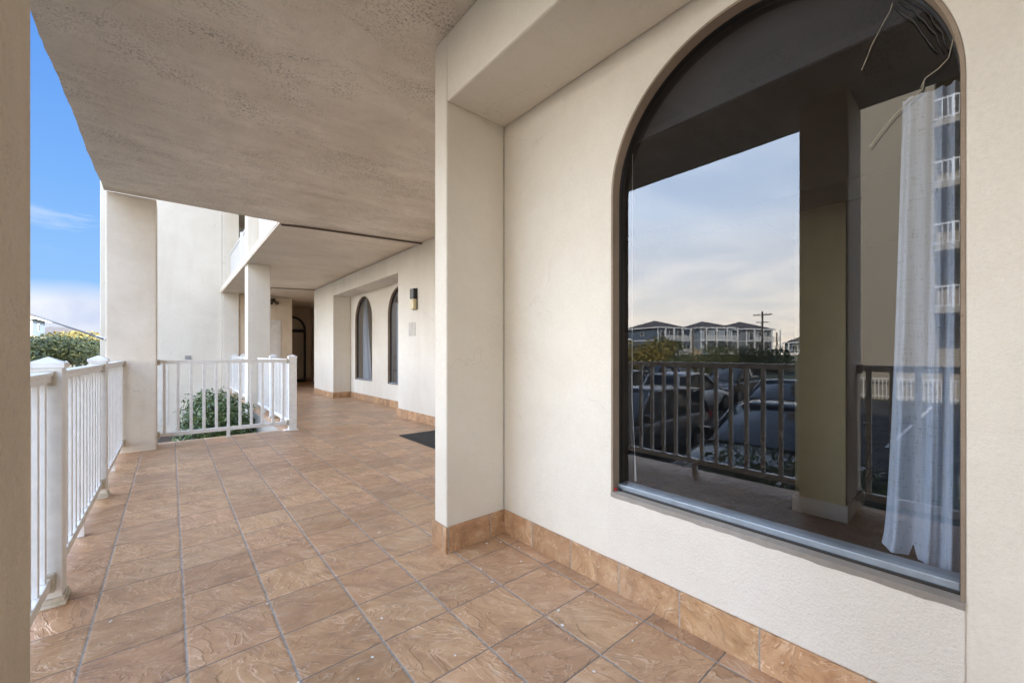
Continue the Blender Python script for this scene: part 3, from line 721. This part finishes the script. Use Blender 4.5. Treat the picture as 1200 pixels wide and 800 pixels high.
# ================================================================== PLANTS
def leaves(name, blobs, n, size, material, parent=None, droop=0, seed=1, asp=.45):
    """n leaf faces spread over lumpy ellipsoids: blobs = [(cx,cy,cz,rx,ry,rz)]"""
    rd_ = random.Random(seed); verts = []; faces = []
    wt = [b[3] * b[4] + b[4] * b[5] + b[3] * b[5] for b in blobs]
    for k in range(n):
        b = rd_.choices(blobs, wt)[0]
        d = Vector((rd_.gauss(0, 1), rd_.gauss(0, 1), rd_.gauss(0, 1))).normalized()
        rr = 1 - abs(rd_.gauss(0, .16)) + rd_.uniform(-.02, .08)
        lump = 1 + .10 * math.sin(d.x * 7 + b[0] * 3) * math.cos(d.y * 6 + b[1]) + .07 * math.sin(d.z * 11 + b[2])
        p = Vector((b[0] + d.x * b[3] * rr * lump, b[1] + d.y * b[4] * rr * lump, b[2] + d.z * b[5] * rr * lump))
        nrm = (d + Vector((rd_.uniform(-1, 1), rd_.uniform(-1, 1), rd_.uniform(-.6, 1))) * .9).normalized()
        u = nrm.orthogonal().normalized(); a = rd_.uniform(0, 2 * PI); w = nrm.cross(u)
        e1 = u * math.cos(a) + w * math.sin(a); e2 = nrm.cross(e1)
        s = size * rd_.uniform(.6, 1.3); i = len(verts)
        verts += [p - e1 * s, p + e2 * s * asp + nrm * s * .12, p + e1 * s, p - e2 * s * asp + nrm * s * .12]
        faces.append((i, i + 1, i + 2, i + 3))
    me = bpy.data.meshes.new(name); me.from_pydata([tuple(v) for v in verts], [], faces); me.materials.append(material)
    o = bpy.data.objects.new(name, me); C.collection.objects.link(o); o.parent = parent
    return o
def tree(name, loc, h, blobs, n, size, material, label, cat='tree', group=None, seed=1):
    t = empty(name, loc, label, cat, group)
    leaves('crown', blobs, n, size, material, t, seed=seed)
    bm = bmesh.new(); rd_ = random.Random(seed)
    tube(bm, [(0, 0, 0), (.1 * rd_.uniform(-1, 1), .1, h * .35), (.2 * rd_.uniform(-1, 1), 0, h * .6)], h * .035, 8, h * .02)
    for b in blobs[:7]: tube(bm, [(0, .02, h * .28), (b[0] * .5, b[1] * .5, (h * .35 + b[2]) / 2), (b[0], b[1], b[2])], h * .018, 6, h * .005)
    newobj('trunk', bm, M['bark'], t, True)
    return t
def shrub_obj(name, loc, blobs, n, size, material, label, seed=1, cat='shrub', group=None):
    t = empty(name, loc, label, cat, group)
    leaves('foliage', blobs, n, size, material, t, seed=seed)
    bm = bmesh.new()
    for b in blobs: 
        tube(bm, [(b[0] * .3, b[1] * .3, 0), (b[0], b[1], b[2] * .6), (b[0], b[1], b[2] + b[5] * .5)], .02, 6, .008)
    newobj('stems', bm, M['bark'], t)
    return t
shrub_obj('clipped_shrub', (.62, 9.5, GZ), [(0, 0, 1.10, .50, .55, .66), (-.15, .15, .75, .45, .6, .75), (.28, .1, .85, .45, .6, .70), (.05, 1.1, .95, .5, .7, .65), (.1, -.35, .9, .42, .4, .68), (.55, .2, .72, .35, .6, .42), (-.3, -.5, .7, .3, .4, .55)], 9500, .036, M['shrub'], 'dark green clipped shrub with small glossy leaves behind the low white railing', 3)
shrub_obj('clipped_shrub', (.75, 12.2, GZ), [(0, 0, .7, .45, .9, .6)], 2500, .035, M['shrub'], 'lower dark shrub farther back in the planting bed', 4)
# hedge just outside the railing (seen in the window reflection)
for k in range(9):
    yy = -1.4 + .95 * k
    hz = 1.45 if yy < 2.2 else 1.0
    shrub_obj('hedge_shrub', (-1.15, yy, GZ), [(0, 0, hz * .5, .36, .52, hz * .48), (.03, .3, hz * .62, .30, .4, hz * .38), (-.03, -.25, hz * .6, .30, .35, hz * .38)], 2500, .035, M['shrub'], ['dark hedge shrub outside the railing behind the camera', 'dark hedge shrub outside the railing just behind the camera', 'dark hedge shrub below the railing right of the near column', 'tall dark hedge shrub beside the near column', 'tallest dark hedge shrub, mirrored in front of the black car', 'dark hedge shrub below the railing where the gap between two parked cars shows', 'low hedge shrub below the first capped railing post', 'low hedge shrub below the railing between the two capped posts', 'low hedge shrub below the second capped railing post'][k], 10 + k, group='hedge shrubs below the railing')
# trees beyond, straight view on the left
def crown(rd_, h, w, n=9):
    return [(rd_.uniform(-w, w) * .65, rd_.uniform(-w, w) * .65, h * rd_.uniform(.42, .8), w * rd_.uniform(.35, .5), w * rd_.uniform(.35, .5), h * rd_.uniform(.14, .22)) for _ in range(n)]
NT = [(-5.4, 38, 3.5, 2.3, 'treeleaf', 'grey green bushy tree left of the square column beyond the railing', 6500, .12),
      (-3.9, 46, 3.9, 2.6, 'treeleaf', 'dark green tree just left of the square column, beyond the wire', 6500, .13),
      (-6.0, 62, 4.9, 4.4, 'goldleaf', 'sunlit golden tree behind the dark green trees', 6500, .18),
      (-12.0, 84, 5.7, 6.0, 'goldleaf', 'distant golden tree line peeking over beside the tan roof', 5000, .24)]
for k, (tx, ty, h, w, mm, lab, n_, sz) in enumerate(NT):
    rd_ = random.Random(40 + k); tree('evergreen_tree' if mm == 'treeleaf' else 'golden_tree', (tx, ty, GZ), h, crown(rd_, h, w, 12), n_, sz, M[mm], lab, seed=50 + k)
def plume(loc, label, seed, n=60, h=1.9):
    t = empty('pampas_grass', loc, label, 'grass', 'pampas grass clumps'); rd_ = random.Random(seed)
    bm = bmesh.new()
    for k in range(n):
        a = rd_.uniform(0, 2 * PI); r_ = rd_.uniform(.1, .8); hh = h * rd_.uniform(.6, 1)
        tip = (math.cos(a) * r_, math.sin(a) * r_, hh); mid = (math.cos(a) * r_ * .4, math.sin(a) * r_ * .4, hh * .6)
        tube(bm, [(0, 0, 0), mid, tip], .008, 5, .03)
    newobj('plumes', bm, M['pampas'], t, True)
plume((-3.4, 26, GZ), 'dry golden pampas grass beyond the second railing post', 3); plume((-4.4, 30, GZ), 'dry pampas grass beside the leaning pole beyond the railing', 4)
tag(T('leaning_pole', [(-4.0, 33.5, GZ), (-4.5, 33.6, .75)], .05, M['white']), 'pale leaning pole in front of the dark trees beyond the railing', 'pole')

# ================================================================== HOUSES
def house(name, loc, rz, w, d, storeys, wallm, roofm, label, group=None, sh_=3.0, stilt=2.4, balc=True, oh=.6):
    t = empty(name, loc, label, 'house', group, rz)
    H_ = stilt + storeys * sh_
    B('wall', (-w / 2, w / 2, -d / 2, d / 2, stilt, H_), wallm, t)
    B('corner_trim', [(sx * w / 2 - .12, sx * w / 2 + .12, -d / 2 - .05, -d / 2 + .15, stilt, H_) for sx in (-1, 1)] + [(-w / 2 - .03, w / 2 + .03, -d / 2 - .04, d / 2 + .03, stilt + sh_ * k - .12, stilt + sh_ * k + .12) for k in range(0, storeys)], M['white'], t)
    for sx in (-1, -.33, .33, 1):
        for sy in (-1, 1):
            B('stilt', (sx * (w / 2 - .3) - .15, sx * (w / 2 - .3) + .15, sy * (d / 2 - .3) - .15, sy * (d / 2 - .3) + .15, 0, stilt), M['wood'], t)
    B('garage_wall', (-w / 4, w / 4, -d / 4, d / 2 - .5, 0, stilt), wallm, t)
    bm = bmesh.new(); a, b = w / 2 + oh, d / 2 + oh; hh = min(w, d) * .24; rdg = max(0, a - b)
    e = [bm.verts.new(p) for p in ((-a, -b, H_), (a, -b, H_), (a, b, H_), (-a, b, H_))]; r1, r2_ = bm.verts.new((-rdg - .01, 0, H_ + hh)), bm.verts.new((rdg + .01, 0, H_ + hh))
    bm.faces.new((e[0], e[1], r2_, r1)); bm.faces.new((e[1], e[2], r2_)); bm.faces.new((e[2], e[3], r1, r2_)); bm.faces.new((e[3], e[0], r1)); bm.faces.new((e[3], e[2], e[1], e[0]))
    newobj('roof', bm, roofm, t)
    B('fascia', [(-a, a, -b - .04, -b, H_ - .25, H_ + .02), (a, a + .04, -b, b, H_ - .25, H_ + .02), (-a - .04, -a, -b, b, H_ - .25, H_ + .02)], M['white'], t)
    nb = max(3, int(w / 3))
    for s_ in range(storeys):
        zf = stilt + s_ * sh_
        for k in range(nb):
            cx = -w / 2 + w * (k + .5) / nb; tall = balc
            f = B('window', (cx - .6, cx + .6, -d / 2 - .06, -d / 2 + .02, zf + (.2 if tall else .9), zf + 2.3), M['white'], t)
            B('pane', [(cx - .5, cx - .03, -d / 2 - .08, -d / 2 - .05, zf + (.3 if tall else 1.0), zf + 2.2), (cx + .03, cx + .5, -d / 2 - .08, -d / 2 - .05, zf + (.3 if tall else 1.0), zf + 2.2)], M['dglass'], f)
        for sx in (-1, 1):
            f = B('window', (*sorted((sx * w / 2, sx * (w / 2 + .06))), -.5, .5, zf + 1.0, zf + 2.2), M['white'], t)
            B('pane', (*sorted((sx * (w / 2 + .055), sx * (w / 2 + .08))), -.4, .4, zf + 1.1, zf + 2.1), M['dglass'], f)
        if balc:
            bal = B('balcony', (-w / 2, w / 2, -d / 2 - 2.2, -d / 2 - .01, zf - .18, zf), M['white'], t)
            rr = [(-w / 2, w / 2, -d / 2 - 2.2, -d / 2 - 2.12, zf + .95, zf + 1.05), (-w / 2, w / 2, -d / 2 - 2.19, -d / 2 - 2.13, zf + .1, zf + .16)]
            nbal = int(w / .22)
            rr += [(-w / 2 + w * k / nbal - .035, -w / 2 + w * k / nbal + .035, -d / 2 - 2.185, -d / 2 - 2.135, zf + .1, zf + .95) for k in range(nbal + 1)]
            B('balcony_rail', rr, M['white'], bal)
            npst = nb + 1
            for k in range(npst):
                cx = -w / 2 + w * k / (npst - 1)
                B('porch_post', (cx - .12, cx + .12, -d / 2 - 2.22, -d / 2 - 1.98, zf, zf + sh_ - .18), M['white'], t)
    return t
g1 = 'houses across the road'
# reflected houses stand far off to the left of the deck
house('stilt_house', (-86, 52.5, GZ), R(14), 8, 10, 2, M['houseblue'], M['roof'], 'dark blue-grey house on stilts with white balconies, leftmost in the window reflection', g1)
house('stilt_house', (-96, 45.5, GZ), R(34), 7.5, 11, 2, M['houselight'], M['roof'], 'pale blue house on stilts with two tiers of white balconies, mid reflection', g1)
house('stilt_house', (-109, 42, GZ), R(18), 9, 11, 2, M['housegrey'], M['roof'], 'grey house on stilts behind the utility pole in the reflection', g1)
house('stilt_house', (-131, 31.5, GZ), R(70), 12, 10, 1, M['houseblue'], M['roof'], 'low blue house at the right edge of the reflected sky', g1)
house('stilt_house', (-72, 55.5, GZ), R(60), 9, 10, 1, M['housegrey'], M['roof'], 'low grey house cut off by the left window frame in the reflection', g1)
hs_ = house('tan_roofed_house', (-21.6, 98, GZ), 0, 11, 9, 2, M['houseblue'], M['roof_tan'], 'house with a tan roof and white balconies at the far left past the near column', stilt=2.0, sh_=2.9)
B('side_deck', [(5.5, 7.4, -6.5, -2, 1.8, 2.0), (5.5, 7.4, -6.5, -6.4, 2.9, 3.0), (7.3, 7.4, -6.5, -2, 2.9, 3.0), (7.2, 7.4, -6.5, -6.3, 0, 3.0)] + [(5.5 + .2 * q, 5.56 + .2 * q, -6.49, -6.43, 2.0, 2.9) for q in range(10)], M['wood'], hs_)
house('distant_house', (-16.5, 118, GZ), R(5), 12, 9, 1, M['housegrey'], M['roof'], 'low distant house with a dark roof above the golden trees', balc=False)

# tower across the car park
tw = empty('apartment_tower', (-25, 0, GZ), 'tall beige apartment tower with white railed balconies mirrored at the right of the window', 'building')
def PT(name, d, m, par=tw):
    o = B(name, d, m, par)
    if par == tw: o.matrix_parent_inverse = Matrix.Translation((25, 0, -GZ))
    return o
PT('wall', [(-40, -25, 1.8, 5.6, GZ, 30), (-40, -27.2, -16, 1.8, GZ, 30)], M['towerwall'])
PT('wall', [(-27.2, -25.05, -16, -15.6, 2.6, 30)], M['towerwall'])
PT('garage', [(-27.15, -25.03, -15, 1.75, GZ, GZ + .05)], M['grout'])
for k in range(9):
    zf = 3.38 + 3.02 * k
    bal = PT('balcony', [(-27.2, -24.95, -15.6, 1.795, zf - .25, zf)], M['towerwall'])
    rr = [(-25.0, -24.95, -15.6, 1.79, zf + 1.0, zf + 1.07), (-25.0, -24.95, -15.6, 1.79, zf + .08, zf + .13)]
    rr += [(-24.99, -24.96, -15.6 + .19 * q, -15.565 + .19 * q, zf + .1, zf + 1.0) for q in range(91)]
    rr += [(-25.01, -24.94, yy, yy + .1, zf, zf + 1.1) for yy in (-15.6, -12, -8.2, -4.4, -.6, 1.1)]
    o = B('balcony_rail', rr, M['vinyl'], bal)
    for yy in (-13.5, -9.5, -5.5, -1.8):
        wv = PT('window', [(-27.2, -27.14, yy, yy + 1.9, zf + .1, zf + 2.2)], M['white'])
        B('pane', [(-27.145, -27.12, yy + .08, yy + .9, zf + .2, zf + 2.1), (-27.145, -27.12, yy + 1.0, yy + 1.82, zf + .2, zf + 2.1)], M['dglass'], wv)
rt = empty('railing', (-24.6, 1, 0), 'distant white railing at the foot of the mirrored tower', 'railing', 'white vinyl railings')
for o in (B('rails', [(-24.7, -24.63, -15, 4.5, -.15, -.09), (-24.7, -24.63, -15, 4.5, -1.05, -1.0)], M['vinyl'], rt),
          B('balusters', [(-24.69, -24.65, -15 + .15 * q, -14.96 + .15 * q, GZ, -.15) for q in range(130)], M['vinyl'], rt)):
    o.matrix_parent_inverse = Matrix.Translation((24.6, -1, 0))

# poles and greenery seen in the reflection
def pole(loc, h, label, arms=True):
    t = empty('utility_pole', loc, label, 'utility pole')
    T('pole_shaft', [(0, 0, 0), (0, 0, h)], .17, M['wood'], t, 10, .12)
    if arms:
        B('crossarm', [(-.08, .08, -1.3, 1.3, h - .6, h - .45), (-.08, .08, -.8, .8, h - 1.7, h - 1.58)], M['wood'], t)
        for yy in (-1.1, -.5, .5, 1.1):
            bm = bmesh.new(); cyl(bm, (0, yy, h - .37), (0, 0, 1), .06, .16, 10, .03); newobj('insulator', bm, M['steel'], t)
    return t
pole((-65.8, 22.6, GZ), 8.8, 'tall wooden utility pole with cross arms standing in the window reflection')
pole((-88, 27.3, GZ), 6.6, 'shorter bare pole right of the utility pole in the reflection', False)
pole((-80.4, 40.4, GZ), 7.6, 'bare pole between the two blue houses in the reflection', False)
RT = [(-20.4, 15.9, 3.9, 2.8, 'goldleaf', 'yellow green bush at the left edge of the window reflection', 3500, .13),
      (-40, 24.3, 4.6, 2.2, 'treeleaf', 'brownish bush before the dark blue house in the reflection', 3000, .13),
      (-36, 20.9, 2.8, 3.2, 'treeleaf', 'low dark bush right of the yellow green bush in the reflection', 3000, .13)]
for k, (tx, ty, h, w, mm, lab, n_, sz) in enumerate(RT):
    rd_ = random.Random(140 + k); tree('roadside_bush', (tx, ty, GZ), h, crown(rd_, h, w, 10), n_, sz, M[mm], lab, 'bush', seed=150 + k)
for k in range(7):
    rd_ = random.Random(240 + k)
    shrub_obj('dune_shrub', (-47.5 - .9 * k, 22.5 - 1.0 * k, GZ), [(rd_.uniform(-.6, .6), rd_.uniform(-1, 1), 1.5, 1.3, 1.2, 1.9 + .35 * math.sin(k)) for _ in range(3)], 1500, .13, M['treeleaf'], ['rounded green roadside shrub nearest the yellow green bush in the reflection', 'green roadside shrub below the gap between the two blue houses in the reflection', 'green roadside shrub below the pale blue house in the reflection', 'green roadside shrub below the grey house in the reflection', 'green roadside shrub just left of the utility pole in the reflection', 'green roadside shrub at the foot of the utility pole in the reflection', 'green roadside shrub nearest the dark column in the reflection'][k], 250 + k, group='roadside shrubs')
plume((-37.5, 19.5, GZ), 'pale pampas grass beside the roadside shrubs in the reflection', 9, 60, 3.0)

# ================================================================== CARS
def car(loc, rz, paint, label, kind='suv', Lc=4.6, Wc=1.84, Hc=1.62):
    t = empty('parked_car', loc, label, 'car', 'cars parked below the walkway', rz)     # nose towards +X
    suv = kind != 'sedan'
    hl = Lc / 2; hw = Wc / 2; belt = Hc * .60
    st = [(-hl, .55, belt * .80, .80), (-hl + .08, .36, belt * .98, .92), (-hl + .5, .26, belt * 1.02, .985), (-hl * .55, .24, belt * 1.0, 1.0), (0, .24, belt * .985, 1.0), (hl * .40, .24, belt * .98, 1.0),
          (hl * .52, .25, belt * .96, .99), (hl - .5, .26, belt * .86, .96), (hl - .14, .30, belt * .78, .88), (hl, .42, belt * .60, .74)]
    bm = bmesh.new(); rings = []
    for x_, zl, zh, wf in st:
        w = hw * wf; hgt = zh - zl
        half = [(0, zl), (w * .82, zl), (w * .97, zl + hgt * .18), (w, zl + hgt * .5), (w * .985, zl + hgt * .78), (w * .90, zl + hgt * .95), (w * .6, zh), (0, zh + .015)]
        ring = half + [(-a, b) for a, b in half[-2:0:-1]]
        rings.append([bm.verts.new((x_, a, b)) for a, b in ring])
    for a, b in zip(rings, rings[1:]):
        for i in range(len(a)): bm.faces.new((a[i], a[(i + 1) % len(a)], b[(i + 1) % len(a)], b[i]))
    bm.faces.new(rings[0]); bm.faces.new(rings[-1][::-1])
    o = newobj('body', bm, paint, t, True); md = o.modifiers.new('s', 'SUBSURF'); md.levels = 1; md.render_levels = 1
    # greenhouse
    rear = -hl + (.12 if suv else .75)
    zb = belt * .97
    gs = [(rear, zb, .84, zb + .02), (rear + (.28 if suv else .55), zb, .82, Hc - .06), (-.25, zb, .80, Hc - .01), (hl * .16, zb, .79, Hc - .05), (hl * .50, zb, .82, zb + .02)]
    bm = bmesh.new(); rings = []
    for x_, z0_, wf, zt in gs:
        w = hw * wf; wt_ = w * (.80 if zt > zb + .1 else .98)
        ring = [(w, z0_), (wt_ * 1.02, z0_ + (zt - z0_) * .85), (wt_ * .9, zt), (-wt_ * .9, zt), (-wt_ * 1.02, z0_ + (zt - z0_) * .85), (-w, z0_)]
        rings.append([bm.verts.new((x_, a, b)) for a, b in ring])
    for a, b in zip(rings, rings[1:]):
        for i in range(5): bm.faces.new((a[i], a[i + 1], b[i + 1], b[i]))
    gl = newobj('windows', bm, M['dglass'], t, True)
    # roof skin, pillars
    bm = bmesh.new()
    for (a, b) in zip(gs[1:-1], gs[2:-1]):
        wa, wb = hw * a[2] * .80 * .98, hw * b[2] * .80 * .98
        for k in range(6):
            u0, u1 = -1 + k / 3, -1 + (k + 1) / 3
            quad(bm, (a[0], wa * u0, a[3] + .018 - .03 * u0 ** 4), (a[0], wa * u1, a[3] + .018 - .03 * u1 ** 4), (b[0], wb * u1, b[3] + .018 - .03 * u1 ** 4), (b[0], wb * u0, b[3] + .018 - .03 * u0 ** 4))
    bmesh.ops.remove_doubles(bm, verts=bm.verts, dist=1e-4)
    rf_ = newobj('roof', bm, paint, t, True); sm = rf_.modifiers.new('t', 'SOLIDIFY'); sm.thickness = .03
    bm = bmesh.new()
    for s in (-1, 1):
        def gp(i, f=1.0):
            x_, z0_, wf, zt = gs[i]; w = hw * wf; return Vector((x_, s * w, z0_)), Vector((x_, s * w * .82, zt - .03))
        b0, t0 = gp(1); b1, t1 = gp(3); b2, _ = gp(4); b3, _ = gp(0); bmid, tmid = gp(2)
        for p_, q_ in ((b2, t1), (b3, t0), (bmid, tmid), (t0, tmid), (tmid, t1)): tube(bm, [p_, q_], .035, 6)
    newobj('pillars', bm, paint, t, True)
    for s in (-1, 1):
        for x_ in (-hl * .60, hl * .62):
            bm = bmesh.new(); cyl(bm, (x_, s * (hw - .10), .34), (0, 1, 0), .34, .22, 28)
            wh = newobj('wheel', bm, M['rubber'], t, bevel=.02)
            bm = bmesh.new(); cyl(bm, (x_, s * (hw + .005), .34), (0, 1, 0), .21, .03, 20)
            for q in range(5):
                a = 2 * PI * q / 5; box(bm, x_ + math.cos(a) * .1 - .03, x_ + math.cos(a) * .1 + .03, s * (hw + .02) - .012, s * (hw + .02) + .012, .34 + math.sin(a) * .1 - .03, .34 + math.sin(a) * .1 + .03)
            newobj('rim', bm, M['steel'], wh)
        bm = bmesh.new(); bmesh.ops.create_icosphere(bm, subdivisions=2, radius=.14, matrix=Matrix.Translation((hl - .13, s * hw * .66, belt * .68)) @ Matrix.Diagonal((.8, 1.3, .6, 1))); newobj('headlight', bm, M['vinyl'], t, True)
        bm = bmesh.new(); bmesh.ops.create_icosphere(bm, subdivisions=2, radius=.13, matrix=Matrix.Translation((-hl + .1, s * hw * .80, belt * .85)) @ Matrix.Diagonal((.6, .9, 1.1, 1))); newobj('taillight', bm, M['red'], t, True)
        B('mirror', (hl * .36, hl * .36 + .14, *sorted((s * hw * .86, s * (hw * .86 + .24))), belt, belt + .15), paint, t, .03)
    B('grille', (hl - .10, hl + .012, -hw * .40, hw * .40, belt * .42, belt * .66), M['black'], t, .02)
    B('bumper', [(hl - .18, hl + .03, -hw * .70, hw * .70, .28, .42), (-hl - .03, -hl + .15, -hw * .78, hw * .78, .32, .48)], M['black'], t, .03)
    return t
pk = {'black': carpaint('black_paint', (.010, .011, .013)), 'navy': carpaint('navy_paint', (.012, .022, .055)), 'white': carpaint('white_paint_car', (.72, .72, .70), 0), 'silver': carpaint('silver_paint', (.10, .105, .11), .4),
      'grey': carpaint('grey_paint', (.12, .125, .13), .5), 'blue': carpaint('blue_paint', (.03, .07, .18), .3)}
CARS = [(-5.0, 2.55, 0, 'black', 'sedan', 'black car nearest the hedge, roof shining in the window reflection', 1.46),
        (-5.1, 5.55, 0, 'silver', 'suv', 'silver car nearest the left window frame in the reflection', 1.55),
        (-5.0, -.6, 0, 'grey', 'sedan', 'grey car hidden by the column in the window reflection', 1.45),
        (-12.9, 4.7, 0, 'grey', 'sedan', 'grey sedan in the second row, right end of the reflected railing', 1.46),
        (-12.6, 8.0, 180, 'white', 'suv', 'white car in the second row, right of the navy one', 1.62),
        (-12.9, 10.8, 180, 'navy', 'suv', 'navy car showing red tail lights in the second row', 1.62),
        (-18.5, 8.6, 0, 'black', 'suv', 'black car parked farther back behind the white one', 1.75),
        (-19.5, 13.6, 0, 'blue', 'suv', 'blue car at the back of the lot', 1.6),
        (-19.5, 16.3, 0, 'navy', 'sedan', 'dark blue sedan at the back left of the lot', 1.45)]
for (cx, cy, rz, pn, kd, lab, hc) in CARS: car((cx, cy, GZ), R(rz), pk[pn], lab, kd, Hc=hc)

C.cycles.max_bounces = 10
C.cycles.diffuse_bounces = 5
C.cycles.transparent_max_bounces = 12
